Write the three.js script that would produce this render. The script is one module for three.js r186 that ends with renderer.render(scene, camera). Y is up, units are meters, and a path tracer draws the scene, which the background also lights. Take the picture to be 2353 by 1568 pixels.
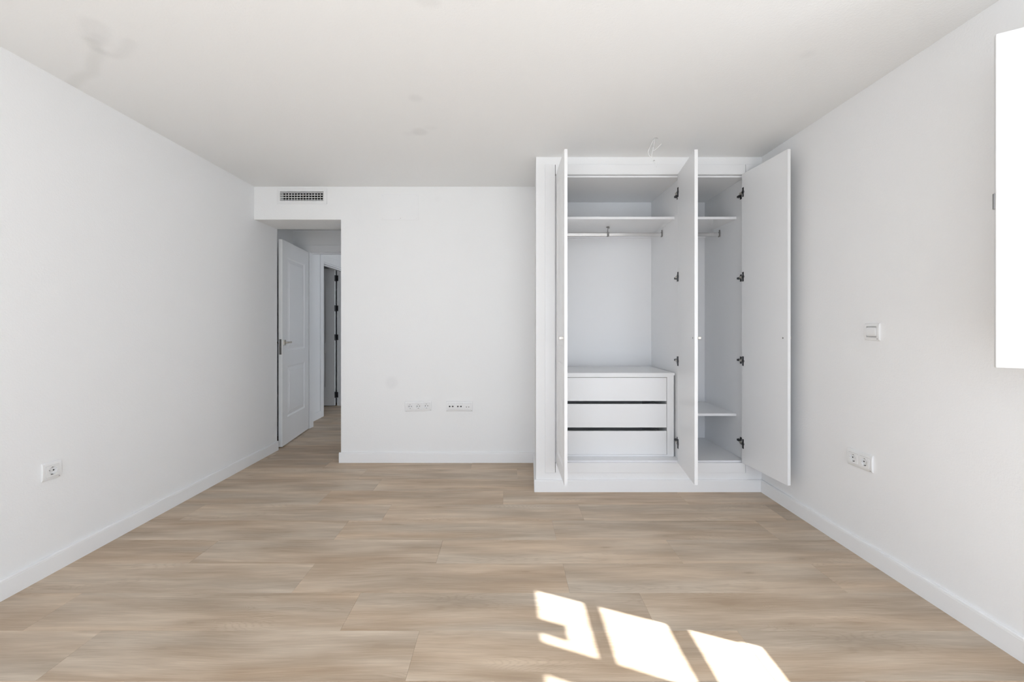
import * as THREE from 'three';
import { RoundedBoxGeometry } from 'three/addons/geometries/RoundedBoxGeometry.js';
import { mergeGeometries } from 'three/addons/utils/BufferGeometryUtils.js';

// ---------------------------------------------------------------- camera, sky, sun, exposure
// Places are written (x, y, d): x to the right, y up, d = depth into the room (world z = -d). The lens stands at x = 0, d = 0.
const EYE = 1.189, CEIL = 2.4, F = 985, W = 2353, H = 1568;
const scene = new THREE.Scene();
const camera = new THREE.PerspectiveCamera(2 * Math.atan(H / 2 / F) * 180 / Math.PI, W / H, 0.05, 200);
camera.position.set(0, EYE, 0);
camera.setViewOffset(W, H, W / 2 - 1163, H / 2 - 749, W, H);      // shift lens: vanishing point at (1163, 749)
const renderer = new THREE.WebGLRenderer({ antialias: true });
renderer.toneMapping = THREE.LinearToneMapping;
renderer.toneMappingExposure = 2.32;
renderer.shadowMap.enabled = true;
scene.background = new THREE.Color().setRGB(0.90, 0.99, 1.12).multiplyScalar(1.1);
const SUN = { k: 1.12, s: 0.424 };                                 // falls k metres and goes s metres deeper per metre to the left
const sun = new THREE.DirectionalLight(new THREE.Color().setRGB(0.955, 0.99, 1.035), 6.5);
sun.position.set(10 * 1, 10 * SUN.k + 1, 10 * SUN.s);
sun.target.position.set(0, 1, 0);
sun.castShadow = true;
sun.shadow.mapSize.set(4096, 4096);
Object.assign(sun.shadow.camera, { left: -6, right: 6, top: 6, bottom: -6, near: 1, far: 40 });
sun.shadow.bias = -0.0005;
scene.add(sun, sun.target);

// ---------------------------------------------------------------- helpers
let seed = 7;
const rnd = () => { seed = (seed + 0x6d2b79f5) | 0; let t = Math.imul(seed ^ (seed >>> 15), 1 | seed); t = (t + Math.imul(t ^ (t >>> 7), 61 | t)) ^ t; return ((t ^ (t >>> 14)) >>> 0) / 4294967296; };
const counts = {};
const numbered = (n) => { const k = counts[n] = (counts[n] ?? -1) + 1; return k ? n + '_' + String(k).padStart(3, '0') : n; };
const clean = (g) => {
  g = g.index ? g.toNonIndexed() : g;
  for (const k of Object.keys(g.attributes)) if (!['position', 'normal', 'uv'].includes(k)) g.deleteAttribute(k);
  g.clearGroups();
  return g;
};
// box-mapped uv in metres
function metres(g) {
  const p = g.attributes.position, n = g.attributes.normal, uv = new Float32Array(p.count * 2);
  for (let i = 0; i < p.count; i++) {
    const ax = Math.abs(n.getX(i)), ay = Math.abs(n.getY(i)), az = Math.abs(n.getZ(i));
    const x = p.getX(i), y = p.getY(i), z = p.getZ(i);
    if (ay >= ax && ay >= az) { uv[2 * i] = x; uv[2 * i + 1] = z; } else if (ax >= az) { uv[2 * i] = z; uv[2 * i + 1] = y; } else { uv[2 * i] = x; uv[2 * i + 1] = y; }
  }
  g.setAttribute('uv', new THREE.BufferAttribute(uv, 2));
  return g;
}
function join(list) {
  list = [].concat(list).map(clean);
  for (const g of list) if (!g.attributes.uv) g.setAttribute('uv', new THREE.BufferAttribute(new Float32Array(g.attributes.position.count * 2), 2));
  return list.length > 1 ? mergeGeometries(list) : list[0];
}
// box between two corners in (x, y, d); r = rounded edge
function bx(x0, x1, y0, y1, d0, d1, r = 0) {
  const w = Math.abs(x1 - x0), h = Math.abs(y1 - y0), t = Math.abs(d1 - d0);
  const g = r ? new RoundedBoxGeometry(w, h, t, 2, Math.min(r, w / 2.01, h / 2.01, t / 2.01)) : new THREE.BoxGeometry(w, h, t);
  return g.translate((x0 + x1) / 2, (y0 + y1) / 2, -(d0 + d1) / 2);
}
// vertical prism over a polygon of [x, d]
function prism(pts, y0, y1) {
  const s = new THREE.Shape(pts.map(([x, d]) => new THREE.Vector2(x, d)));
  return new THREE.ExtrudeGeometry(s, { depth: y1 - y0, bevelEnabled: false }).rotateX(-Math.PI / 2).translate(0, y0, 0);
}
function cyl(r, len, axis, [x, y, d], seg = 20, r2 = r) {
  const g = new THREE.CylinderGeometry(r, r2, len, seg);
  if (axis === 'x') g.rotateZ(Math.PI / 2);
  if (axis === 'z') g.rotateX(Math.PI / 2);
  return g.translate(x, y, -d);
}
function mesh(name, geos, m, parent, o = [0, 0, 0]) {
  const g = metres(join(geos));
  g.translate(-o[0], -o[1], o[2]);
  const k = new THREE.Mesh(g, m);
  k.name = parent === scene ? numbered(name) : name; k.castShadow = k.receiveShadow = true;
  parent.add(k);
  return k;
}
const struct = (name, geos, m) => { const k = mesh(name, geos, m, scene); k.userData.kind = 'structure'; return k; };
function thing(name, label, category, [x, y, d], group) {
  const o = new THREE.Group(); o.name = numbered(name); o.position.set(x, y, -d); scene.add(o);
  o.userData = { label, category }; if (group) o.userData.group = group;
  o.base = [x, y, d];
  return o;
}
const partNames = new Map();
function part(name, geos, m, parent, root = parent) {
  const k = mesh(name, geos, m, parent, root.base ?? [0, 0, 0]);
  return k;
}
// smooth value noise
const H2 = new Float32Array(65536); for (let i = 0; i < 65536; i++) H2[i] = rnd();
const hash = (x, y, s) => H2[(Math.imul(x, 73856093) ^ Math.imul(y, 19349663) ^ Math.imul(s, 83492791)) & 65535];
function noise(x, y, s = 0) {
  const ix = Math.floor(x), iy = Math.floor(y), fx = x - ix, fy = y - iy, u = fx * fx * (3 - 2 * fx), v = fy * fy * (3 - 2 * fy);
  const a = hash(ix, iy, s), b = hash(ix + 1, iy, s), c = hash(ix, iy + 1, s), d = hash(ix + 1, iy + 1, s);
  return a + (b - a) * u + (c - a) * v + (a - b - c + d) * u * v;
}
const fbm = (x, y, s, n) => { let t = 0, a = 0.5; for (let i = 0; i < n; i++) { t += a * noise(x, y, s + i); x *= 2; y *= 2; a *= 0.5; } return t / (1 - Math.pow(0.5, n)); };
function dataTex(w, h, f, srgb) {
  const d = new Uint8Array(w * h * 4);
  for (let y = 0; y < h; y++) for (let x = 0; x < w; x++) { const c = f(x, y), i = (y * w + x) * 4; d[i] = c[0]; d[i + 1] = c[1]; d[i + 2] = c[2]; d[i + 3] = 255; }
  const t = new THREE.DataTexture(d, w, h); t.magFilter = THREE.LinearFilter; t.minFilter = THREE.LinearMipmapLinearFilter; t.generateMipmaps = true;
  t.wrapS = t.wrapT = THREE.RepeatWrapping; if (srgb) t.colorSpace = THREE.SRGBColorSpace; t.needsUpdate = true;
  return t;
}

// ---------------------------------------------------------------- materials
// rolled wall paint: fine orange-peel relief
const peel = dataTex(512, 512, (x, y) => { const v = 255 * (0.55 * tile(x, y, 64, 11) + 0.45 * tile(x, y, 128, 12)); return [v, v, v]; });
function tile(x, y, cells, s) { const k = cells / 512, fx = x * k, fy = y * k, w = (a) => ((a % cells) + cells) % cells, ix = Math.floor(fx), iy = Math.floor(fy), tx = fx - ix, ty = fy - iy, u = tx * tx * (3 - 2 * tx), v = ty * ty * (3 - 2 * ty);
  const a = hash(w(ix), w(iy), s), b = hash(w(ix + 1), w(iy), s), c = hash(w(ix), w(iy + 1), s), d = hash(w(ix + 1), w(iy + 1), s); return a + (b - a) * u + (c - a) * v + (a - b - c + d) * u * v; }
peel.repeat.set(2.5, 2.5);
const paint = (r, g, b, rough = 0.9) => new THREE.MeshStandardMaterial({ color: new THREE.Color().setRGB(r, g, b), roughness: rough, bumpMap: peel, bumpScale: 0.0004 });
const M = {
  wall: paint(0.95, 0.95, 0.95),
  lacquer: new THREE.MeshPhysicalMaterial({ color: new THREE.Color().setRGB(0.94, 0.94, 0.943), roughness: 0.3 }),
  melamine: new THREE.MeshPhysicalMaterial({ color: new THREE.Color().setRGB(0.945, 0.945, 0.95), roughness: 0.3 }),
  skirting: new THREE.MeshPhysicalMaterial({ color: new THREE.Color().setRGB(0.955, 0.955, 0.955), roughness: 0.5, specularIntensity: 0.6 }),
  plastic: new THREE.MeshPhysicalMaterial({ color: new THREE.Color().setRGB(0.91, 0.91, 0.905), roughness: 0.3 }),
  nickel: new THREE.MeshStandardMaterial({ color: new THREE.Color().setRGB(0.62, 0.58, 0.52), metalness: 1, roughness: 0.35 }),
  chrome: new THREE.MeshStandardMaterial({ color: new THREE.Color().setRGB(0.72, 0.71, 0.70), metalness: 1, roughness: 0.22 }),
  gunmetal: new THREE.MeshStandardMaterial({ color: new THREE.Color().setRGB(0.06, 0.06, 0.065), metalness: 0.6, roughness: 0.4 }),
  steel: new THREE.MeshStandardMaterial({ color: new THREE.Color().setRGB(0.25, 0.24, 0.23), metalness: 0.9, roughness: 0.4 }),
  black: new THREE.MeshStandardMaterial({ color: new THREE.Color().setRGB(0.012, 0.012, 0.013), roughness: 0.6 }),
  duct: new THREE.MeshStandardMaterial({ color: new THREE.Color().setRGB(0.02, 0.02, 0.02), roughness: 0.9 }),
  screed: new THREE.MeshStandardMaterial({ color: new THREE.Color().setRGB(0.16, 0.12, 0.09), roughness: 0.95 }),
  paving: new THREE.MeshStandardMaterial({ color: new THREE.Color().setRGB(0.55, 0.55, 0.54), roughness: 0.95 }),
  joint: new THREE.MeshStandardMaterial({ color: new THREE.Color().setRGB(0.6, 0.59, 0.59), roughness: 0.6 }),
  pvc: new THREE.MeshPhysicalMaterial({ color: new THREE.Color().setRGB(0.88, 0.88, 0.88), roughness: 0.35 }),
  wire: new THREE.MeshStandardMaterial({ color: new THREE.Color().setRGB(0.93, 0.93, 0.92), roughness: 0.4 }),
};
// ceiling paint with faint grey strokes and spots; the back wall with one thumb-sized smudge
function marked(x0, y0, w, h, px, marks) {
  const c = document.createElement('canvas'); c.width = Math.round(w * px); c.height = Math.round(h * px);
  const k = c.getContext('2d'); k.fillStyle = '#fafafa'; k.fillRect(0, 0, c.width, c.height); k.lineCap = k.lineJoin = 'round';
  const X = (x) => (x - x0) * px, Y = (y) => c.height - (y - y0) * px;
  for (const m of marks) {
    k.filter = `blur(${(m.soft ?? 0.01) * px}px)`;
    if (m.line) { k.strokeStyle = `rgba(120,120,118,${m.a})`; k.lineWidth = m.r * 2 * px; k.beginPath(); m.line.forEach(([x, y], i) => k[i ? 'lineTo' : 'moveTo'](X(x), Y(y))); k.stroke(); }
    else { k.fillStyle = `rgba(120,120,118,${m.a})`; k.beginPath(); k.ellipse(X(m.at[0]), Y(m.at[1]), (m.rx ?? m.r) * px, m.r * px, 0, 0, 7); k.fill(); }
  }
  k.filter = 'none';
  const t = new THREE.CanvasTexture(c); t.colorSpace = THREE.SRGBColorSpace; t.wrapS = t.wrapT = THREE.ClampToEdgeWrapping;
  t.repeat.set(1 / w, 1 / h); t.offset.set(-x0 / w, -y0 / h);       // uv is in metres
  return t;
}
M.ceiling = paint(0.99, 0.99, 0.98);
M.ceiling.map = marked(-2.5, -4, 4.5, 5.4, 220, [                       // uv = (x, z), z = -d
  { line: [[-2.19, -2.16], [-2.08, -2.09], [-1.98, -2.05], [-1.90, -1.97], [-1.80, -1.89], [-1.765, -1.82]], r: 0.024, a: 0.055 },
  { line: [[-1.79, -1.89], [-1.765, -1.925], [-1.73, -1.92], [-1.67, -1.88], [-1.60, -1.825]], r: 0.022, a: 0.045 },
  { line: [[-1.655, -1.725], [-1.735, -1.81]], r: 0.045, a: 0.04 }, { line: [[-1.71, -1.79], [-1.79, -1.87]], r: 0.018, a: 0.04 },
  { at: [-0.482, -2.28], r: 0.036, a: 0.05 }, { at: [-0.538, -2.676], r: 0.05, rx: 0.045, a: 0.06 }, { at: [-0.60, -2.70], r: 0.03, rx: 0.05, a: 0.025 }, { at: [-0.46, -2.62], r: 0.025, rx: 0.04, a: 0.02 },
  { at: [-0.289, -1.599], r: 0.03, rx: 0.045, a: 0.05 }, { at: [1.343, -1.912], r: 0.03, a: 0.03 },
]);
M.wallBack = paint(0.99, 0.99, 0.985);
M.wallBack.map = marked(-2.5, 0, 3, 2.4, 220, [{ at: [-0.995, 0.693], r: 0.052, a: 0.042, soft: 0.012 }, { at: [-0.6, 2.29], r: 0.03, a: 0.015 }]);

// oak-look vinyl: twelve plank pictures on one sheet (2 across, 6 up)
const PW = 0.2363, PL = 1.238, TX = 2048, TY = 2048;
const designs = [];
for (let i = 0; i < 12; i++) designs.push({ s: 100 + i * 17, knots: Array.from({ length: i % 3 === 0 ? 2 : i % 3 === 1 ? 1 : 0 }, () => [0.12 + rnd() * 1.0, 0.04 + rnd() * 0.16, 0.5 + rnd() * 0.8]), tone: rnd() - 0.5, warm: rnd() - 0.5, bow: (rnd() - 0.5) * 0.5 });
const mix = (a, b, t) => a + (b - a) * t, sat = (x) => Math.min(1, Math.max(0, x));
const woodTex = dataTex(TX, TY, (px, py) => {
  const ci = Math.floor(px / (TX / 2)), ri = Math.floor(py / (TY / 6)), D = designs[ri * 2 + ci], s = D.s;
  const a = ((px % (TX / 2)) / (TX / 2)) * PL; const b = ((py - ri * TY / 6) / (TY / 6)) * PW;
  let bend = 0.03 * (noise(a * 1.7, b * 2, s + 1) - 0.5) + 0.012 * (noise(a * 5, b * 8, s + 2) - 0.5), knot = 0, halo = 0;
  let h = 0;
  for (const [ka, kb, kr] of D.knots) {
    const da = (a - ka) / (0.055 * kr), db = (b - kb) / (0.017 * kr), q = da * da + db * db;
    h += 0.55 * Math.exp(-q * 0.35); knot += Math.exp(-q * 6); halo += Math.exp(-q * 0.25);
  }
  const bb = b + bend;
  const blot = fbm(a * 2.3, bb * 13, s + 3, 3), streak = fbm(a * 4, bb * 60, s + 5, 3), fine = noise(a * 14, bb * 300, s + 7), fibre = noise(a * 30, bb * 900, s + 8), warm = fbm(a * 1.3 + 9, bb * 11, s + 9, 2);
  h += fbm(a * 0.9 + 3, bb * 5, s + 11, 3);
  const ring = h * 48 + (fine - 0.5) * 0.5, fr = ring - Math.floor(ring), line = Math.exp(-Math.pow((fr - 0.5) / 0.15, 2)), where = sat((noise(a * 2.4, bb * 12, s + 13) - 0.66) * 6) + 0.7 * sat(halo * 1.2);
  let t = 0.5 + (blot - 0.5) * 1.15 + (streak - 0.5) * 0.5 + (fine - 0.5) * 0.24 + (fibre - 0.5) * 0.20 + D.tone * 0.10;
  t -= sat(where) * (line - 0.3) * 0.20 + knot * 0.5 + halo * 0.2;
  t = sat(t);
  const w = sat(0.5 + (warm - 0.5) * 1.5 + D.warm * 0.15);
  const dark = [mix(177, 183, w), mix(160, 158, w), mix(140, 132, w)], light = [mix(222, 225, w), mix(207, 204, w), mix(188, 179, w)];
  return [mix(dark[0], light[0], t), mix(dark[1], light[1], t), mix(dark[2], light[2], t)];
}, true);
const woodBump = dataTex(1024, 1024, (x, y) => { const v = 255 * (0.6 * noise(x * 0.05, y * 0.9, 301) + 0.4 * noise(x * 0.2, y * 2.1, 302)); return [v, v, v]; });
const TONES = [[1, 1, 1], [0.98, 0.978, 0.975], [1.0, 0.99, 0.975], [0.965, 0.967, 0.967]];
M.planks = TONES.map((c) => new THREE.MeshPhysicalMaterial({ color: new THREE.Color().setRGB(...c), map: woodTex, bumpMap: woodBump, bumpScale: 0.00015, roughness: 0.5, specularIntensity: 0.7 }));

// ---------------------------------------------------------------- the room shell
const XL = -2.19, XR = 1.833, DB = 3.728, DC = 3.075, D0 = -0.5;      // left, right, back, wardrobe front, rear
// floor: slab + planks laid from wall to wall
const floor = struct('floor', bx(-6.12, 2.1, -0.12, -0.0055, D0 - 0.25, 7.0), M.screed);
{
  const known = { 1.1983: -0.038, 1.4346: -0.3375, 1.6709: -0.647, 1.9072: 0.283, 2.1435: -0.351, 2.3798: 0.28, 2.6161: -0.76, 2.8524: -0.02, 3.0887: -0.96 };
  const plank = (x0, x1, d0, d1, ox, cell, flip) => {                  // thin board with a worn, rounded-over top edge
    const g = 0.0002, c = 0.0004, t = 0.006, P = [], UV = [], quad = (...q) => { for (const i of [0, 1, 2, 0, 2, 3]) { P.push(q[i][0], q[i][1], -q[i][2]); const u0 = (q[i][0] - ox) / PL, v0 = (q[i][2] - d0f) / PW; let u = flip ? 1 - u0 : u0, v = flip ? 1 - v0 : v0; u = Math.min(0.998, Math.max(0.002, u)); v = Math.min(0.995, Math.max(0.005, v)); UV.push((cell % 2 + u) / 2, (Math.floor(cell / 2) + v) / 6); } };
    const d0f = d0; x0 += g; x1 -= g; d0 += g; d1 -= g;
    const lo = [[x0, d0], [x1, d0], [x1, d1], [x0, d1]], hi = [[x0 + c, d0 + c], [x1 - c, d0 + c], [x1 - c, d1 - c], [x0 + c, d1 - c]], at = ([x, d], y) => [x, y, d];
    quad(at(hi[0], 0), at(hi[1], 0), at(hi[2], 0), at(hi[3], 0));
    for (let i = 0; i < 4; i++) { const j = (i + 1) % 4; quad(at(lo[i], -c), at(lo[j], -c), at(hi[j], 0), at(hi[i], 0)); quad(at(lo[i], -t + 0.0006), at(lo[j], -t + 0.0006), at(lo[j], -c), at(lo[i], -c)); }
    const geo = new THREE.BufferGeometry(); geo.setAttribute('position', new THREE.Float32BufferAttribute(P, 3)); geo.setAttribute('uv', new THREE.Float32BufferAttribute(UV, 2)); geo.computeVertexNormals();
    return geo;
  };
  let last = -1, n = 0;
  for (let r = -16; r <= 17; r++) {
    const d0 = 2.6161 + (r) * PW, d1 = d0 + PW, mid = (d0 + d1) / 2;
    if (d1 < D0 - 0.2) continue;
    const key = Object.keys(known).find((k) => Math.abs(k - d0) < 0.02), j0 = key ? known[key] : rnd() * PL;
    const [xa, xb] = mid < DC + 0.1 ? [XL - 0.01, XR + 0.01] : mid < DB ? [XL - 0.01, 0.3] : mid < 5.0 ? [-2.5, -1.4] : [-3.45, -0.9];
    for (let x = j0 - Math.ceil((j0 - xa) / PL) * PL; x < xb; x += PL) {
      const x0 = Math.max(x, xa), x1 = Math.min(x + PL, xb);
      if (x1 - x0 < 0.02) continue;
      let cell; do cell = Math.floor(rnd() * 12); while (cell === last); last = cell;
      const k = new THREE.Mesh(plank(x0, x1, Math.max(d0, D0 - 0.25), d1, x, cell, rnd() < 0.5), M.planks[Math.floor(rnd() * 4)]);
      k.name = n ? 'plank_' + String(n).padStart(3, '0') : 'plank'; n++; k.receiveShadow = true; floor.add(k);
    }
  }
}
// ceiling slab, with the bored hole that the light cable comes out of
const HOLE = [0.966, 2.768];
{
  const s = new THREE.Shape([[-2.46, D0 - 0.25], [2.1, D0 - 0.25], [2.1, 3.95], [-2.46, 3.95]].map(([x, d]) => new THREE.Vector2(x, d)));
  const h = new THREE.Path(); for (let i = 0; i <= 14; i++) { const a = -i / 14 * 2 * Math.PI, r = 0.0115 * (1 + 0.18 * Math.sin(a * 3 + 1)); h[i ? 'lineTo' : 'moveTo'](HOLE[0] + r * 1.2 * Math.cos(a), HOLE[1] + r * Math.sin(a)); }
  s.holes.push(h);
  struct('ceiling', [new THREE.ExtrudeGeometry(s, { depth: 0.08, bevelEnabled: false }).rotateX(-Math.PI / 2).translate(0, CEIL, 0), bx(-2.46, 2.1, CEIL + 0.1, CEIL + 0.25, D0 - 0.25, 3.95)], M.ceiling);
}
struct('wall_left', bx(-2.46, XL, 0, CEIL, D0 - 0.25, 4.10), M.wall);
// right wall with the window opening (d 0.30 to 1.22)
const WIN = { d0: 0.30, d1: 1.22, y0: 0.99, y1: 2.20, x: 1.95 };
struct('wall_right', [bx(XR, 2.1, 0, CEIL, D0 - 0.25, WIN.d0), bx(XR, 2.1, 0, CEIL, WIN.d1, 3.95), bx(XR, 2.1, 0, WIN.y0, WIN.d0, WIN.d1), bx(XR, 2.1, WIN.y1, CEIL, WIN.d0, WIN.d1)], M.wall);
// rear wall behind the lens with the balcony doorway
const BAL = { x0: -1.5, x1: 1.75, y1: 2.2 };
struct('wall_rear', [bx(-2.19, BAL.x0, 0, CEIL, D0 - 0.25, D0), bx(BAL.x1, 1.833, 0, CEIL, D0 - 0.25, D0), bx(BAL.x0, BAL.x1, BAL.y1, CEIL, D0 - 0.25, D0)], M.wall);
// back wall and the bulkhead over the passage, one face; grille duct left open
const GR = { x0: -1.9645, x1: -1.586, y0: 2.274, y1: 2.356 };
struct('wall_back', [bx(-1.436, 1.833, 0, CEIL + 0.05, DB, DB + 0.12), bx(XL, GR.x0, 2.113, CEIL, DB, 4.10), bx(GR.x1, -1.436, 2.113, CEIL, DB, 4.10), bx(GR.x0, GR.x1, 2.113, GR.y0, DB, 4.10), bx(GR.x0, GR.x1, GR.y1, CEIL, DB, 4.10), bx(GR.x0, GR.x1, GR.y0, GR.y1, 4.02, 4.10)], M.wallBack);
// plaster surround built out round the wardrobe
const FX0 = 0.279, FX1 = 1.788, FY0 = 0.136, FY1 = 2.344;
struct('wall_wardrobe', [prism([[0.215, DC], [FX0, DC], [0.33, DB], [0.25, DB]], 0, CEIL), bx(FX1, XR, 0, CEIL, DC, DC + 0.1), bx(FX0, FX1, FY1, CEIL, DC, DC + 0.1), bx(FX0, FX1, 0, FY0, DC, DC + 0.1)], M.wall);
// passage and corridor beyond
struct('wall_passage_left', bx(-2.62, -2.46, 0, CEIL, 4.10, 5.05), M.wall);
struct('wall_passage_right', [bx(-1.436, -1.3, 0, CEIL, DB + 0.12, 4.50), bx(-1.436, -1.3, 0, CEIL, 4.85, 5.05), bx(-1.436, -1.3, 2.0, CEIL, 4.50, 4.85)], M.wall);  // unseen opening added so hall daylight reaches the bedroom door
struct('ceiling_passage', bx(-2.62, -1.3, 2.29, 2.40, 4.10, 5.05), M.wall);
const DJ0 = 4.95, DJ1 = 5.05, JX0 = -2.29, JX1 = -1.53, JY = 2.04;     // bedroom doorway
struct('wall_header', [bx(-2.46, JX0, 0, 2.29, DJ0, DJ1), bx(JX1, -1.436, 0, 2.29, DJ0, DJ1), bx(JX0, JX1, JY + 0.02, 2.29, DJ0, DJ1)], M.wall);
const CX = -2.406, CD0 = 5.63, CD1 = 6.40;                              // corridor left wall and its doorway
struct('wall_corridor_left', [bx(CX - 0.11, CX, 0, 2.4, DJ1, CD0), bx(CX - 0.11, CX, 0, 2.4, CD1, 7.0), bx(CX - 0.11, CX, 2.04, 2.4, CD0, CD1)], M.wall);
struct('wall_corridor_end', bx(CX, 2.1, 0, 2.4, 7.0, 7.12), M.wall);
struct('ceiling_corridor', [bx(-2.62, 2.1, 2.30, 2.42, DJ1, 7.12), bx(-6.12, -2.62, 2.30, 2.42, 1.78, 7.12)], M.wall);
struct('wall_side_room', [bx(-6.12, -6, 0, 2.3, 1.9, 6.75), bx(-6, CX - 0.11, 0, 2.3, 6.63, 6.75), bx(-6, -2.46, 0, 2.3, 1.78, 1.9)], M.wall);
// hall behind the back wall: its window throws daylight from the right on the bedroom door and the corridor wall
struct('ceiling_hall', bx(-1.3, 2.1, 2.40, 2.5, DB + 0.1, DJ1 + 0.02), M.wall);
struct('wall_hall', [bx(1.833, 2.1, 0, 0.8, 3.95, 7.0), bx(1.833, 2.1, 2.25, 2.45, 3.95, 7.0), bx(1.833, 2.1, 0.8, 2.25, 3.95, 4.15), bx(1.833, 2.1, 0.8, 2.25, 6.8, 7.0)], M.wall);
struct('shade_slab_outside', bx(2.1, 3.4, 2.42, 2.55, 3.6, 7.2), M.wall);  // unseen overhang added to keep direct sun out of the hall window
// outside: pale paving that throws daylight up through the openings
struct('ground_outside', bx(-40, 40, -0.6, -0.35, -40, 40), M.paving);

// skirting: rounded top edge with a bead line below it
function skirting(name, runs) {
  const prof = [[0, 0], [0.014, 0], [0.014, 0.077], [0.0128, 0.0782], [0.0128, 0.0795], [0.0135, 0.0805], [0.0125, 0.086], [0.009, 0.088], [0, 0.088]];
  const list = runs.map(([x0, d0, x1, d1]) => {                         // the face looks to the left of the run, seen from above with d pointing up the page
    const L = Math.hypot(x1 - x0, d1 - d0), s = new THREE.Shape(prof.map(([a, b]) => new THREE.Vector2(a, b)));
    const g = new THREE.ExtrudeGeometry(s, { depth: L, bevelEnabled: false }); // profile in x(out), y(up), run along z
    const run = new THREE.Vector3(x1 - x0, 0, -(d1 - d0)).normalize(), up = new THREE.Vector3(0, 1, 0), out = new THREE.Vector3().crossVectors(up, run);
    g.applyMatrix4(new THREE.Matrix4().makeBasis(out, up, run).setPosition(x0, 0, -d0));
    return g;
  });
  return struct(name, list, M.skirting);
}
skirting('baseboard_left', [[XL, 4.10, XL, D0]]);
skirting('baseboard_back', [[0.25, DB, -1.45, DB]]);
skirting('baseboard_wardrobe', [[0.215, DC, 0.25, DB], [XR, DC, 0.2015, DC]]);
skirting('baseboard_right', [[XR, D0, XR, DC - 0.014]]);
skirting('baseboard_corridor', [[CX, CD0 - 0.09, CX, DJ1]]);

// door casings
const casing = (name, g) => struct(name, g, M.lacquer);
casing('trim_1', [bx(JX0 - 0.075, JX0 + 0.005, 0, JY, DJ0 - 0.012, DJ0, 0.003), bx(JX1 - 0.005, JX1 + 0.075, 0, JY, DJ0 - 0.012, DJ0, 0.003), bx(-2.46, JX1 + 0.075, JY, JY + 0.08, DJ0 - 0.012, DJ0 + 0.0, 0.003),
  bx(JX0, JX1, JY, JY + 0.02, DJ0, DJ1), bx(JX0, JX1, JY - 0.012, JY, DJ0 + 0.045, DJ1), bx(JX0, JX0 + 0.02, 0, JY, DJ0, DJ1), bx(JX1 - 0.02, JX1, 0, JY, DJ0, DJ1)]);
casing('trim_2', [bx(CX, CX + 0.013, 0, 2.12, CD0 - 0.09, CD0, 0.003), bx(CX, CX + 0.013, 0, 2.12, CD1, CD1 + 0.09, 0.003), bx(CX, CX + 0.012, 2.03, 2.12, CD0, CD1, 0.003),
  bx(CX - 0.11, CX, 0, 2.03, CD0, CD0 + 0.02), bx(CX - 0.11, CX, 0, 2.03, CD1 - 0.02, CD1), bx(CX - 0.11, CX, 2.01, 2.04, CD0, CD1), bx(CX - 0.045, CX - 0.03, 1.995, 2.01, CD0, CD1)]);

// ---------------------------------------------------------------- panelled doors
// slab in x 0..w, y 0..h, z -t..0 with moulded panels sunk into both faces
function panelled(w, h, t, panels, both = true) {
  const s = new THREE.Shape([[0, 0], [w, 0], [w, h], [0, h]].map((p) => new THREE.Vector2(...p)));
  for (const [x0, x1, y0, y1] of panels) s.holes.push(new THREE.Path([[x0, y0], [x0, y1], [x1, y1], [x1, y0]].map((p) => new THREE.Vector2(...p))));
  const list = [new THREE.ExtrudeGeometry(s, { depth: t, bevelEnabled: false }).translate(0, 0, -t)];
  const prof = [[0, 0], [0.004, 0.004], [0.009, 0.0045], [0.013, 0.007], [0.022, 0.007], [0.05, 0.0025], [0.053, 0.0]];
  for (const [x0, x1, y0, y1] of panels) for (const side of both ? [0, 1] : [0]) {
    const P = [], at = (k, c) => { const [i, d] = prof[k], z = side ? -t + d : -d; return [[x0 + i, y0 + i, z], [x1 - i, y0 + i, z], [x1 - i, y1 - i, z], [x0 + i, y1 - i, z]][c]; };
    const tri = (a, b, c) => (side ? P.push(...a, ...c, ...b) : P.push(...a, ...b, ...c));
    for (let k = 0; k < prof.length - 1; k++) for (let c = 0; c < 4; c++) { const e = (c + 1) % 4; tri(at(k, c), at(k, e), at(k + 1, e)); tri(at(k, c), at(k + 1, e), at(k + 1, c)); }
    const z = prof.length - 1; tri(at(z, 0), at(z, 1), at(z, 2)); tri(at(z, 0), at(z, 2), at(z, 3));
    const g = new THREE.BufferGeometry(); g.setAttribute('position', new THREE.Float32BufferAttribute(P, 3)); g.computeVertexNormals(); list.push(g);
  }
  if (!both) for (const [x0, x1, y0, y1] of panels) list.push(new THREE.BoxGeometry(x1 - x0, y1 - y0, 0.004).translate((x0 + x1) / 2, (y0 + y1) / 2, -t + 0.002));
  return list;
}
// a panelled room door hung at `hinge`, its leaf running to `tip` (both [x, d]); the +z face of the slab looks to the side `side`
function roomDoor(name, hinge, tip, parts) {
  const g = new THREE.Group(); g.name = name; g.userData.kind = 'structure'; scene.add(g);
  const dx = tip[0] - hinge[0], dd = tip[1] - hinge[1];
  g.position.set(hinge[0], 0.008, -hinge[1]); g.rotation.y = Math.atan2(dd, dx);
  const w = Math.hypot(dx, dd);
  mesh('leaf', panelled(w, 2.026, 0.036, [[0.13, w - 0.13, 0.93, 1.87], [0.13, w - 0.13, 0.265, 0.775]]), M.lacquer, g);
  parts(g, w);
  return g;
}
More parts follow.
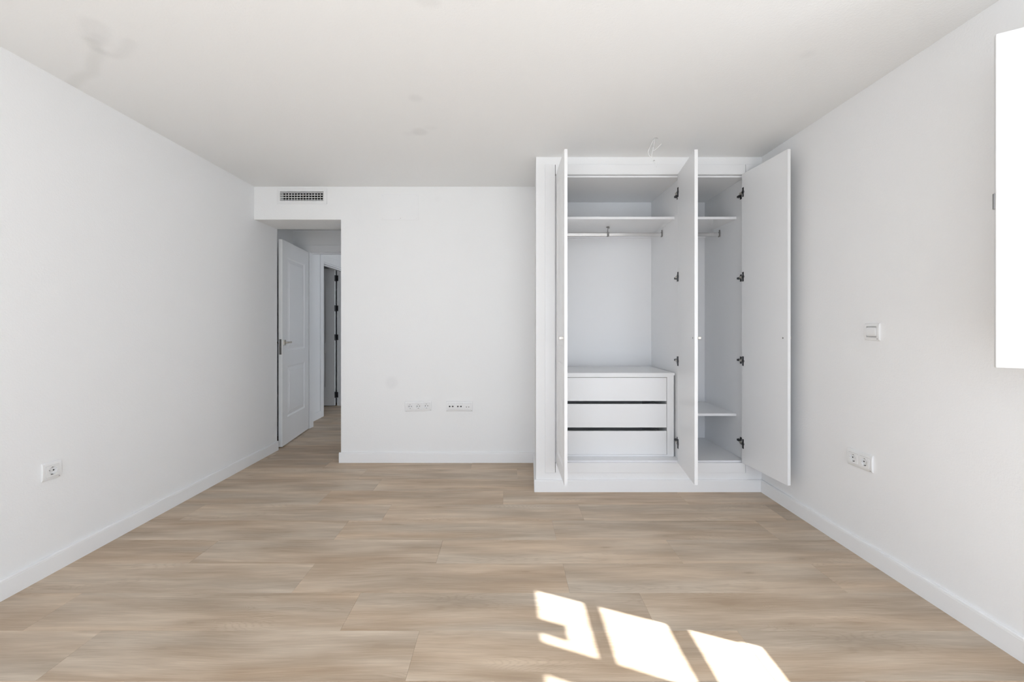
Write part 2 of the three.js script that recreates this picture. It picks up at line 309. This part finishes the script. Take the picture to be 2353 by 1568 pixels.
// bedroom door, swung back against the passage wall; its visible face is the slab's -z... face turned to the room by running hinge -> lock edge
roomDoor('door_1', [-2.27, 4.925], [-2.182, 4.18], (g, w) => {
  g.translateZ(0.036);                                                  // the passage-side face lies on the line given
  const zf = 0;                                                         // face towards the passage
  const hx = w - 0.045, hy = 1.015;
  const handle = mesh('handle', [bx(hx - 0.026, hx + 0.026, hy - 0.026, hy + 0.026, -0.009, -zf, 0.003), cyl(0.009, 0.04, 'z', [hx, hy, -0.028]), bx(hx - 0.125, hx + 0.010, hy - 0.009, hy + 0.009, -0.055, -0.043, 0.004)], M.nickel, g);
  mesh('latch_plate', [bx(w - 0.0005, w + 0.0015, 0.90, 1.05, 0.0075, 0.0285, 0.0007), bx(w, w + 0.010, 0.965, 0.985, 0.012, 0.024, 0.002)], M.steel, g);
  mesh('handle', [bx(hx - 0.026, hx + 0.026, hy - 0.026, hy + 0.026, 0.036, 0.045, 0.003), cyl(0.009, 0.02, 'z', [hx, hy, 0.052]), bx(hx - 0.125, hx + 0.010, hy - 0.009, hy + 0.009, 0.056, 0.066, 0.004)], M.nickel, g);
});
// side-room door, opened inwards at right angles to the corridor
roomDoor('door_2', [-2.535, 6.372], [-3.26, 6.372], (g, w) => {
  for (const y of [0.16, 1.01, 1.44, 1.885]) mesh('hinge', [cyl(0.0065, 0.09, 'y', [-0.008, y, 0.036], 12), bx(-0.002, 0.0005, y - 0.04, y + 0.04, 0.004, 0.036), bx(-0.05, -0.008, y - 0.04, y + 0.04, 0.029, 0.0305)].map((q) => q), M.gunmetal, g);
});

// ---------------------------------------------------------------- fitted wardrobe
const SX = 1.258, RX = 1.722, DF = 3.09, DK = 3.717;                     // divider's left face, right side's inner face, carcass front, back panel
const wardrobe = thing('wardrobe', 'tall white fitted wardrobe with three doors standing open, beside the right wall', 'wardrobe', [1.03, 0, DC]);
part('stile', bx(FX0, 0.3505, FY0, FY1, DC - 0.010, DC + 0.02, 0.0015), M.lacquer, wardrobe);
part('stile', bx(1.7145, FX1, FY0, FY1, DC - 0.010, DC + 0.02, 0.0015), M.lacquer, wardrobe);
part('top_rail', bx(0.354, 1.7125, 2.274, FY1, DC - 0.008, DC + 0.02, 0.0015), M.lacquer, wardrobe);
part('bottom_rail', bx(0.354, 1.7125, FY0, 0.207, DC - 0.008, DC + 0.02, 0.0015), M.lacquer, wardrobe);
part('side_panel', bx(0.345, 0.364, 0.197, 2.272, DF, DK, 0.0008), M.melamine, wardrobe);
part('side_panel', bx(RX, RX + 0.019, 0.197, 2.272, DF, DK, 0.0008), M.melamine, wardrobe);
part('divider', bx(SX, SX + 0.022, 0.215, 2.259, DF, DK, 0.0008), M.melamine, wardrobe);
part('top_panel', bx(0.364, RX, 2.259, 2.272, DF, DK, 0.0008), M.melamine, wardrobe);
part('bottom_panel', bx(0.364, RX, 0.203, 0.2175, DF, DK, 0.0008), M.melamine, wardrobe);
part('back_panel', bx(0.35, RX + 0.015, 0.197, 2.272, DK, DK + 0.006), M.melamine, wardrobe);
part('shelf', bx(0.364, SX, 1.986, 2.005, 3.205, DK, 0.001), M.melamine, wardrobe);
part('shelf', bx(SX + 0.022, RX, 1.986, 2.005, 3.205, DK, 0.001), M.melamine, wardrobe);
part('shelf', bx(SX + 0.022, RX, 0.514, 0.533, 3.205, DK, 0.001), M.melamine, wardrobe);
part('cleat', [bx(0.364, SX, 1.948, 1.966, DK - 0.016, DK, 0.001)], M.melamine, wardrobe);
part('cleat', [bx(SX + 0.022, RX, 1.948, 1.966, DK - 0.016, DK, 0.001)], M.melamine, wardrobe);
// oval clothes rails with end sockets; a hanger bracket holds the long one in the middle
function rail(x0, x1, mid) {
  const s = new THREE.Shape(), a = 0.0075, b = 0.0075; s.absarc(0, b, a, 0, Math.PI); s.absarc(0, -b, a, Math.PI, 2 * Math.PI); s.closePath();
  const r = part('clothes_rail', new THREE.ExtrudeGeometry(s, { depth: x1 - x0 - 0.004, bevelEnabled: false, curveSegments: 10 }).rotateY(Math.PI / 2).translate(x0 + 0.002, 1.925, -3.456), M.chrome, wardrobe);
  for (const [x, q] of [[x0, 1], [x1, -1]]) { const k = part('rail_socket', [bx(x, x + q * 0.010, 1.905, 1.946, 3.444, 3.468, 0.004), bx(x, x + q * 0.004, 1.94, 1.962, 3.449, 3.463, 0.002), cyl(0.004, 0.006, 'x', [x + q * 0.003, 1.955, 3.456], 10)], M.steel, r, wardrobe); }
  if (mid) part('rail_hanger', [bx(mid - 0.009, mid + 0.009, 1.908, 1.944, 3.446, 3.466, 0.004), bx(mid - 0.003, mid + 0.003, 1.94, 1.985, 3.454, 3.458, 0.001), bx(mid - 0.011, mid + 0.011, 1.98, 1.986, 3.446, 3.466, 0.002), cyl(0.005, 0.008, 'z', [mid + 0.008, 1.975, 3.45], 10)], M.steel, r, wardrobe);
}
rail(0.364, SX, 0.82); rail(SX + 0.022, RX);

// doors: local x runs from the hinge edge to the lock edge, z = 0 is the outer, moulded face
const DW = 0.443, DH = 2.064, DT = 0.019;
const doorGeo = metres(join(panelled(DW, DH, DT, [[0.075, DW - 0.075, 0.84, DH - 0.09], [0.075, DW - 0.075, 0.09, 0.745]], false)));
const knobGeo = metres(join([bx(-0.008, 0.008, -0.008, 0.008, -0.010, 0, 0.002), bx(-0.010, 0.010, -0.008, 0.008, -0.029, -0.009, 0.0025)]));
const screwGeo = metres(join([cyl(0.0045, 0.0016, 'z', [0, 0, DT + 0.0005], 12)]));
const HINGES = [0.347, 0.937, 1.539, 2.142];
function wardrobeDoor(hx, hd, angle, mirror) {                           // mirror: hinged on its left edge
  const d = new THREE.Group(); d.name = 'door'; d.position.set(hx - wardrobe.base[0], 0.209, -(hd - wardrobe.base[2])); d.rotation.y = angle;
  wardrobe.add(d);
  const g = mirror ? doorGeo : mirrored(doorGeo), q = mirror ? 1 : -1;
  const add = (n, geo, m, x, y) => { const k = new THREE.Mesh(geo, m); k.name = n; k.castShadow = k.receiveShadow = true; k.position.set(x, y, 0); d.add(k); return k; };
  add('door_panel', g, M.lacquer, 0, 0);
  add('knob', knobGeo, M.nickel, q * (DW - 0.040), 0.904);
  add('screw', screwGeo, M.steel, q * (DW - 0.040), 0.904);
  return d;
}
function mirrored(geo) {
  const g = geo.clone().scale(-1, 1, 1), p = g.attributes.position, n = g.attributes.normal, u = g.attributes.uv;
  for (let i = 0; i < p.count; i += 3) for (const a of [p, n, u]) for (let c = 0; c < a.itemSize; c++) { const j = a.array[(i + 1) * a.itemSize + c]; a.array[(i + 1) * a.itemSize + c] = a.array[(i + 2) * a.itemSize + c]; a.array[(i + 2) * a.itemSize + c] = j; }
  return g;
}
// door 1 hinged on the left, at a right angle; doors 2 and 3 hinged on the right
wardrobeDoor(0.357, 3.07, -Math.PI / 2, true);
wardrobeDoor(1.248, 3.07, Math.PI / 2 - 0.16, false);
wardrobeDoor(1.706, 3.07, Math.PI / 2 + 0.087, false);
// concealed hinges: mounting plate on the cabinet side, arm, cup on the door's inner face
function hinge(sideX, doorX, y, q) {                                      // q = -1: cabinet side lies to the right of the opening
  const h = new THREE.Group(); h.name = 'hinge'; wardrobe.add(h);
  h.base = wardrobe.base;
  const s = sideX;
  part('mounting_plate', [bx(s, s + q * 0.004, y - 0.026, y + 0.026, DF + 0.040, DF + 0.062, 0.002), bx(s, s + q * 0.004, y - 0.009, y + 0.009, DF + 0.020, DF + 0.086, 0.002),
    cyl(0.004, 0.003, 'x', [s + q * 0.0045, y + 0.018, DF + 0.051], 10), cyl(0.004, 0.003, 'x', [s + q * 0.0045, y - 0.018, DF + 0.051], 10)], M.gunmetal, h);
  part('arm', [bx(s + q * 0.002, s + q * 0.015, y - 0.0075, y + 0.0075, DF - 0.010, DF + 0.085, 0.003), cyl(0.0035, 0.002, 'x', [s + q * 0.0155, y, DF + 0.075], 10)], M.gunmetal, h);
  part('link', bx(doorX + q * 0.004, s + q * 0.018, y - 0.006, y + 0.0085, 3.060, DF + 0.012, 0.002), M.nickel, h);
  part('cup', [bx(doorX - q * 0.001, doorX + q * 0.004, y - 0.034, y + 0.034, 3.046, 3.064, 0.002), cyl(0.0125, 0.005, 'x', [doorX + q * 0.003, y, 3.054], 18), cyl(0.0035, 0.002, 'x', [doorX + q * 0.0048, y + 0.026, 3.055], 10), cyl(0.0035, 0.002, 'x', [doorX + q * 0.0048, y - 0.026, 3.055], 10)], M.gunmetal, h);
}
for (const y of HINGES) { hinge(SX, 1.226, y, -1); hinge(RX, 1.690, y, -1); hinge(0.364, 0.376, y, 1); }

// drawer chest standing in the wide compartment
const chest = thing('drawer_unit', 'low white chest of three handleless drawers inside the open wardrobe', 'drawers', [0.81, 0.2175, 3.18]);
const EX = 1.245, CF = 3.18;
part('top', bx(0.384, 1.252, 0.8205, 0.8387, CF, DK - 0.004, 0.001), M.melamine, chest);
part('carcass', [bx(0.384, EX, 0.8065, 0.8205, CF + 0.001, DK - 0.006, 0.0008), bx(1.194, EX, 0.2178, 0.8065, CF + 0.001, DK - 0.006, 0.0008), bx(0.384, 0.416, 0.219, 0.8065, CF + 0.001, DK - 0.006, 0.0008), bx(0.416, 1.194, 0.2178, 0.2325, CF + 0.001, DK - 0.006, 0.0008), bx(0.416, 1.194, 0.2325, 0.8065, DK - 0.016, DK - 0.008)], M.melamine, chest);
for (const [y0, y1] of [[0.630, 0.8035], [0.4334, 0.608], [0.2337, 0.4076]]) {
  const d = part('drawer', [bx(0.4185, 1.1905, y0, y1, CF + 0.001, CF + 0.018, 0.001), bx(0.432, 0.446, y0 + 0.012, y1 - 0.03, CF + 0.018, 3.68), bx(1.164, 1.178, y0 + 0.012, y1 - 0.03, CF + 0.018, 3.68), bx(0.446, 1.164, y0 + 0.012, y0 + 0.020, CF + 0.018, 3.68), bx(0.446, 1.164, y0 + 0.012, y1 - 0.03, 3.668, 3.68)], M.melamine, chest);
  for (const x of [0.417, 1.179]) part('runner', bx(x, x + 0.014, y0 + 0.02, y0 + 0.05, CF + 0.02, 3.66), M.steel, d, chest);
}

// ---------------------------------------------------------------- sockets and switch
// local frame: x along the wall, y up, +z out of the wall (so d = -z); plates bow out from top to bottom
const bowed = (t, depth) => 0.004 + (depth - 0.004) * Math.sqrt(Math.max(0, 1 - Math.pow(Math.abs(t), 2.6)));
function strip(x0, x1, h, depth, y0 = -h / 2, y1 = h / 2, round = 0) {   // piece of a bowed plate from x0 to x1 and y0 to y1
  const n = 14, s = new THREE.Shape();
  s.moveTo(0, y0); for (let i = 0; i <= n; i++) { const y = y0 + (y1 - y0) * i / n; s.lineTo(bowed(2 * y / h, depth), y); } s.lineTo(0, y1); s.closePath();
  const e = round, g = new THREE.ExtrudeGeometry(s, e ? { depth: x1 - x0 - 2 * e, bevelEnabled: true, bevelSize: e, bevelThickness: e, bevelOffset: -e, bevelSegments: 2 } : { depth: x1 - x0, bevelEnabled: false });
  return g.translate(0, 0, e).rotateY(-Math.PI / 2).translate(x1, 0, 0);
}
const plate = (w, h, depth) => strip(-w / 2, w / 2, h, depth, -h / 2, h / 2, 0.0015);
const ring = (r0, r1, t, x, z) => { const s = new THREE.Shape(); s.absarc(0, 0, r1, 0, 7); const p = new THREE.Path(); p.absarc(0, 0, r0, 0, 7, true); s.holes.push(p); return new THREE.ExtrudeGeometry(s, { depth: t, bevelEnabled: false, curveSegments: 24 }).translate(x, 0, z); };
function wallPlate(name, label, category, at, turn, tilt, modules) {
  const t = thing(name, label, category, at); t.rotation.set(0, turn, tilt, 'YXZ');
  t.base = [0, 0, 0];
  const n = modules.length, w = 0.071 * (n - 1) + 0.086;
  const A = 0.0286, B = 0.0263, hp = 0.086, dp = 0.011, pieces = [];
  const left = (n - 1) / 2 * 0.071 + A;
  pieces.push(strip(-w / 2, -left, hp, dp, -hp / 2, hp / 2, 0.0015), strip(left, w / 2, hp, dp, -hp / 2, hp / 2, 0.0015), strip(-left - 0.002, left + 0.002, hp, dp, B, hp / 2), strip(-left - 0.002, left + 0.002, hp, dp, -hp / 2, -B));
  for (let i = 0; i < n - 1; i++) { const c = (i + 1 - n / 2) * 0.071; pieces.push(strip(c - 0.0355 + A, c + 0.0355 - A, hp, dp, -B - 0.001, B + 0.001)); }
  pieces.push(bx(-left - 0.002, left + 0.002, -B - 0.001, B + 0.001, -0.001, 0));
  part('plate', pieces, M.plastic, t);
  const hole = (list, p) => { for (const q of list) p.push(q); };
  part('screw_cover', bx(w / 2 - 0.0135, w / 2 - 0.0075, -0.0362, -0.0338, -0.0094, -0.006, 0.0006), M.steel, t);
  modules.forEach((kind, i) => {
    const x = (i - (n - 1) / 2) * 0.071, z = 0.0105, a = 0.0285, b = 0.0262;
    const js = new THREE.Shape([[-a - 0.001, -b - 0.001], [a + 0.001, -b - 0.001], [a + 0.001, b + 0.001], [-a - 0.001, b + 0.001]].map((p) => new THREE.Vector2(...p))); js.holes.push(new THREE.Path([[-a, -b], [-a, b], [a, b], [a, -b]].map((p) => new THREE.Vector2(...p))));
    part('module_gap', new THREE.ExtrudeGeometry(js, { depth: 0.006, bevelEnabled: false }).translate(x, 0, 0.0044), M.joint, t);
    if (kind === 'socket') {                                            // round well with two pin holes and earth clips
      const s = new THREE.Shape([[-a, -b], [a, -b], [a, b], [-a, b]].map((p) => new THREE.Vector2(...p))), c = new THREE.Path(); c.absarc(0, 0, 0.0195, 0, 2 * Math.PI, true); s.holes.push(c);
      const m = part('socket_insert', [new THREE.ExtrudeGeometry(s, { depth: 0.0115, bevelEnabled: false, curveSegments: 28 }).translate(x, 0, 0.001), ring(0.0192, 0.0206, 0.0008, x, 0.0123), cyl(0.0194, 0.0035, 'z', [x, 0, -0.00275], 28), cyl(0.0035, 0.003, 'z', [x, 0, -0.005], 12), bx(x - 0.0195, x - 0.0145, -0.0025, 0.0025, -0.0125, -0.004), bx(x + 0.0145, x + 0.0195, -0.0025, 0.0025, -0.0125, -0.004)], M.plastic, t);
      for (const q of [-0.0098, 0.0098]) part('pin_hole', cyl(0.0034, 0.001, 'z', [x + q, 0, -0.005], 12), M.black, m);
      for (const q of [-0.0174, 0.0174]) part('earth_clip', bx(x - 0.003, x + 0.003, q - 0.0018, q + 0.0018, -0.0115, -0.0046, 0.0008), M.steel, m);
    } else if (kind === 'coax') {                                       // TV and radio outlets
      const m = part('outlet_insert', bx(x - a, x + a, -b, b, -0.0128, -0.004, 0.001), M.plastic, t);
      for (const q of [-0.0135, 0.0135]) part('jack', cyl(0.0064, 0.002, 'z', [x + q, 0, -0.0132], 20), M.black, m);
      part('screw', cyl(0.0022, 0.0015, 'z', [x, -0.001, -0.0132], 10), M.steel, m);
      for (const q of [-0.0135, 0.0135]) part('mark', bx(x + q - 0.0025, x + q + 0.0025, -0.0168, -0.0152, -0.0131, -0.0125), M.joint, m);
    } else if (kind === 'data') {                                       // two shuttered telephone / network jacks
      const m = part('outlet_insert', bx(x - a, x + a, -b, b, -0.0128, -0.004, 0.001), M.plastic, t);
      for (const q of [-0.010, 0.010]) { const s = new THREE.Shape([[-0.006, 0.003], [0.006, 0.003], [0.002, -0.005], [-0.002, -0.005]].map((p) => new THREE.Vector2(...p))); part('jack', new THREE.ExtrudeGeometry(s, { depth: 0.0012, bevelEnabled: false }).translate(x + q, -0.004, 0.0126), M.steel, m); }
    } else part('rocker', [plate(0.055, 0.0505, 0.0145).translate(x, 0, 0)], M.plastic, t);
  });
  return t;
}
wallPlate('wall_socket', 'white triple plug socket, slightly crooked, low on the back wall', 'socket', [-0.762, 0.4905, DB], 0, 0.035, ['socket', 'socket', 'socket']);
wallPlate('aerial_outlet', 'white triple plate of dark round aerial jacks and data ports, low on the back wall', 'outlet', [-0.405, 0.4895, DB], 0, -0.002, ['coax', 'coax', 'data']);
wallPlate('wall_socket', 'white single plug socket low on the left wall', 'socket', [XL, 0.493, 2.06], Math.PI / 2, 0, ['socket']);
wallPlate('wall_socket', 'white double plug socket low on the right wall under the light switch', 'socket', [XR, 0.4955, 2.2155], -Math.PI / 2, 0, ['socket', 'socket']);
wallPlate('light_switch', 'white square rocker light switch on the right wall', 'switch', [XR, 1.159, 2.14], -Math.PI / 2, 0, ['rocker']);

// ---------------------------------------------------------------- air grille, access cover
const grille = thing('air_grille', 'white air grille with a lattice of blades on the bulkhead over the passage', 'vent', [(GR.x0 + GR.x1) / 2, 2.315, DB]);
{
  const o = { x0: -1.993, x1: -1.5565, y0: 2.248, y1: 2.3828 }, f = 0.012;
  part('frame', [bx(o.x0, o.x1, GR.y1, o.y1, DB - 0.004, DB, 0.0012), bx(o.x0, o.x1, o.y0, GR.y0, DB - 0.004, DB, 0.0012), bx(o.x0, GR.x0, o.y0, o.y1, DB - 0.0041, DB, 0.0012), bx(GR.x1, o.x1, o.y0, o.y1, DB - 0.0041, DB, 0.0012),
    bx(GR.x0 - 0.004, GR.x1 + 0.004, GR.y1 - 0.001, GR.y1 + 0.004, DB - 0.008, DB + 0.02, 0.001), bx(GR.x0 - 0.004, GR.x1 + 0.004, GR.y0 - 0.004, GR.y0 + 0.001, DB - 0.008, DB + 0.02, 0.001), bx(GR.x0 - 0.004, GR.x0 + 0.001, GR.y0, GR.y1, DB - 0.008, DB + 0.02, 0.001), bx(GR.x1 - 0.001, GR.x1 + 0.004, GR.y0, GR.y1, DB - 0.008, DB + 0.02, 0.001)], M.plastic, grille);
  for (let i = 0; i < 4; i++) { const y = 2.2845 + i * 0.0207; part('horizontal_blade', bx(GR.x0, GR.x1, y - 0.0022, y + 0.0022, DB - 0.003, DB + 0.012, 0.0018), M.plastic, grille); }
  for (let i = 0; i < 15; i++) { const x = GR.x0 + 0.0125 + i * 0.0252; part('vertical_blade', bx(x - 0.0016, x + 0.0016, GR.y0, GR.y1, DB + 0.014, DB + 0.030, 0.001), M.plastic, grille); }
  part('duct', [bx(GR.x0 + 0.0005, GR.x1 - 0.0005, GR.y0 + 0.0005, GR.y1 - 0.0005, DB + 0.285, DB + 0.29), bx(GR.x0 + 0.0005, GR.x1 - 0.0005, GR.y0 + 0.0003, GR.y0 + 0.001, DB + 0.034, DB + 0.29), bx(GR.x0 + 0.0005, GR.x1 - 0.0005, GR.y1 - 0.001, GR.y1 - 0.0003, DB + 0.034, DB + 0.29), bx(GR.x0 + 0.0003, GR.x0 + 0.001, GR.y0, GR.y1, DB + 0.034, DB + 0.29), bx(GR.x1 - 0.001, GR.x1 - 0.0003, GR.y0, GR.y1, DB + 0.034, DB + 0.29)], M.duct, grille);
}
const cover = thing('access_cover', 'flat white rectangular access cover screwed high on the back wall', 'cover', [-0.9245, 2.2215, DB]);
{
  const s = new THREE.Shape(), w = 0.323, h = 0.225, r = 0.010;
  s.moveTo(-w / 2 + r, -h / 2); s.lineTo(w / 2 - r, -h / 2); s.quadraticCurveTo(w / 2, -h / 2, w / 2, -h / 2 + r); s.lineTo(w / 2, h / 2 - r); s.quadraticCurveTo(w / 2, h / 2, w / 2 - r, h / 2); s.lineTo(-w / 2 + r, h / 2); s.quadraticCurveTo(-w / 2, h / 2, -w / 2, h / 2 - r); s.lineTo(-w / 2, -h / 2 + r); s.quadraticCurveTo(-w / 2, -h / 2, -w / 2 + r, -h / 2);
  cover.base = [0, 0, 0];
  part('lid', new THREE.ExtrudeGeometry(s, { depth: 0.0015, bevelEnabled: true, bevelSize: 0.001, bevelThickness: 0.001, bevelOffset: -0.001, bevelSegments: 1 }).translate(0, 0, 0.001), M.wall, cover);
  for (const [x, y] of [[-0.147, 0.098], [0.0, 0.098], [0.147, 0.098], [-0.147, -0.098], [0.006, -0.097], [0.147, -0.098]]) part('screw', cyl(y === -0.097 ? 0.0022 : 0.0016, 0.0012, 'z', [x, y, -0.0037], 10), y === -0.097 ? M.steel : M.nickel, cover);
}

// ---------------------------------------------------------------- light cable hanging from the ceiling
const cable = thing('ceiling_cable', 'loose white wires hanging from a hole in the ceiling before the wardrobe', 'wires', [HOLE[0], CEIL, HOLE[1]]);
{
  const s = 355.9, at = (u, v, dd = 0) => new THREE.Vector3((1210 + u / 5.226 - 1163) / s, EYE + (749 - 300 - v / 5.226) / s, -(HOLE[1] + dd));
  const tube = (pts, r) => new THREE.TubeGeometry(new THREE.CatmullRomCurve3(pts), 40, r, 8);
  const up = (x, dd) => new THREE.Vector3(HOLE[0] + x, CEIL + 0.07, -(HOLE[1] + dd));
  part('wire', tube([up(-0.002, 0), at(1540, 98), at(1532, 150), at(1526, 190, 0.004), at(1514, 265, 0.01), at(1511, 312, 0.01), at(1530, 355, 0.004), at(1546, 395), at(1562, 440, -0.004)], 0.0021), M.wire, cable);
  part('wire', tube([up(0.002, 0.003), at(1530, 100, 0.004), at(1500, 170, 0.012), at(1472, 245, 0.02), at(1482, 290, 0.016), at(1512, 325, 0.008), at(1534, 362, 0.004)], 0.0018), M.wire, cable);
  part('wire', tube([up(0.004, -0.003), at(1538, 104, -0.003), at(1522, 200, -0.006), at(1514, 250, -0.01), at(1545, 235, -0.02), at(1578, 206, -0.025), at(1600, 184, -0.028)], 0.0017), M.wire, cable);
  part('hole_shade', cyl(0.0145, 0.003, 'y', [HOLE[0] + 0.001, CEIL + 0.075, HOLE[1]], 20), M.duct, cable);  // black disc standing in for the shade inside the bored hole
  part('crimp', bx(at(1524, 0).x, at(1542, 0).x, at(0, 366).y, at(0, 354).y, HOLE[1], HOLE[1] + 0.006, 0.001), M.joint, cable);
  part('crimp', bx(at(1521, 0).x, at(1534, 0).x, at(0, 192).y, at(0, 182).y, HOLE[1] + 0.001, HOLE[1] + 0.006, 0.001), M.joint, cable);
}

// ---------------------------------------------------------------- window in the right wall (outside the frame) and its shutter leaf
{
  const b = 0.015, ky = b * SUN.k, kz = b * SUN.s, x0 = WIN.x - b, x1 = WIN.x + b;    // bars are 30 mm deep; their sun shadow is that much wider
  const panes = { d: [[0.375, 0.687], [0.846, 1.158]], y: [[1.128, 1.384], [1.472, 1.742], [1.816, 2.05]] };
  const list = [], ys = panes.y, ds = panes.d;
  const hb = (y0, y1, d0 = WIN.d0, d1 = WIN.d1) => list.push(bx(x0, x1, y0, y1, d0, d1, 0.002)), vb = (d0, d1) => list.push(bx(x0 + 0.001, x1 - 0.001, WIN.y0 + 0.001, WIN.y1 - 0.001, d0 + 0.0005, d1 - 0.0005, 0.002));
  hb(WIN.y0, ys[0][0] - ky); hb(ys[0][1] + ky, ys[1][0] - ky); hb(ys[1][1] + ky, ys[2][0] - ky); hb(ys[2][1] + ky, WIN.y1);
  vb(WIN.d0, ds[0][0] - kz); vb(ds[0][1] + kz, ds[1][0] - kz); vb(ds[1][1] + kz, WIN.d1);
  const w = struct('window_1', list, M.pvc);
  mesh('blind_bracket', bx(x1 - 0.01, x1 + 0.002, 1.935, 2.09, 0.882, 0.966, 0.003), M.pvc, w);
}
const shutter = thing('window_shutter', 'white window shutter leaf standing open from the right wall', 'shutter', [1.83, 1.055, 1.22]);
{
  const w = 0.304, h = 1.067; shutter.base = [0, 0, 0]; shutter.rotation.y = Math.atan2(0.541, -0.841);
  part('leaf', bx(0, w, 0, h, 0, 0.018, 0.003), M.pvc, shutter);
  part('latch', bx(w - 0.001, w + 0.004, h / 2 - 0.025, h / 2 + 0.025, 0.005, 0.013, 0.001), M.steel, shutter);
}
// balcony door frame behind the lens
struct('window_2', [bx(BAL.x0, BAL.x0 + 0.06, 0, BAL.y1, D0 - 0.16, D0 - 0.10, 0.003), bx(BAL.x1 - 0.06, BAL.x1, 0, BAL.y1, D0 - 0.16, D0 - 0.10, 0.003), bx(BAL.x0 + 0.001, BAL.x1 - 0.001, BAL.y1 - 0.06, BAL.y1 - 0.001, D0 - 0.158, D0 - 0.102, 0.003), bx(0.09, 0.15, 0.001, BAL.y1 - 0.002, D0 - 0.156, D0 - 0.104, 0.003)], M.pvc);

renderer.render(scene, camera);
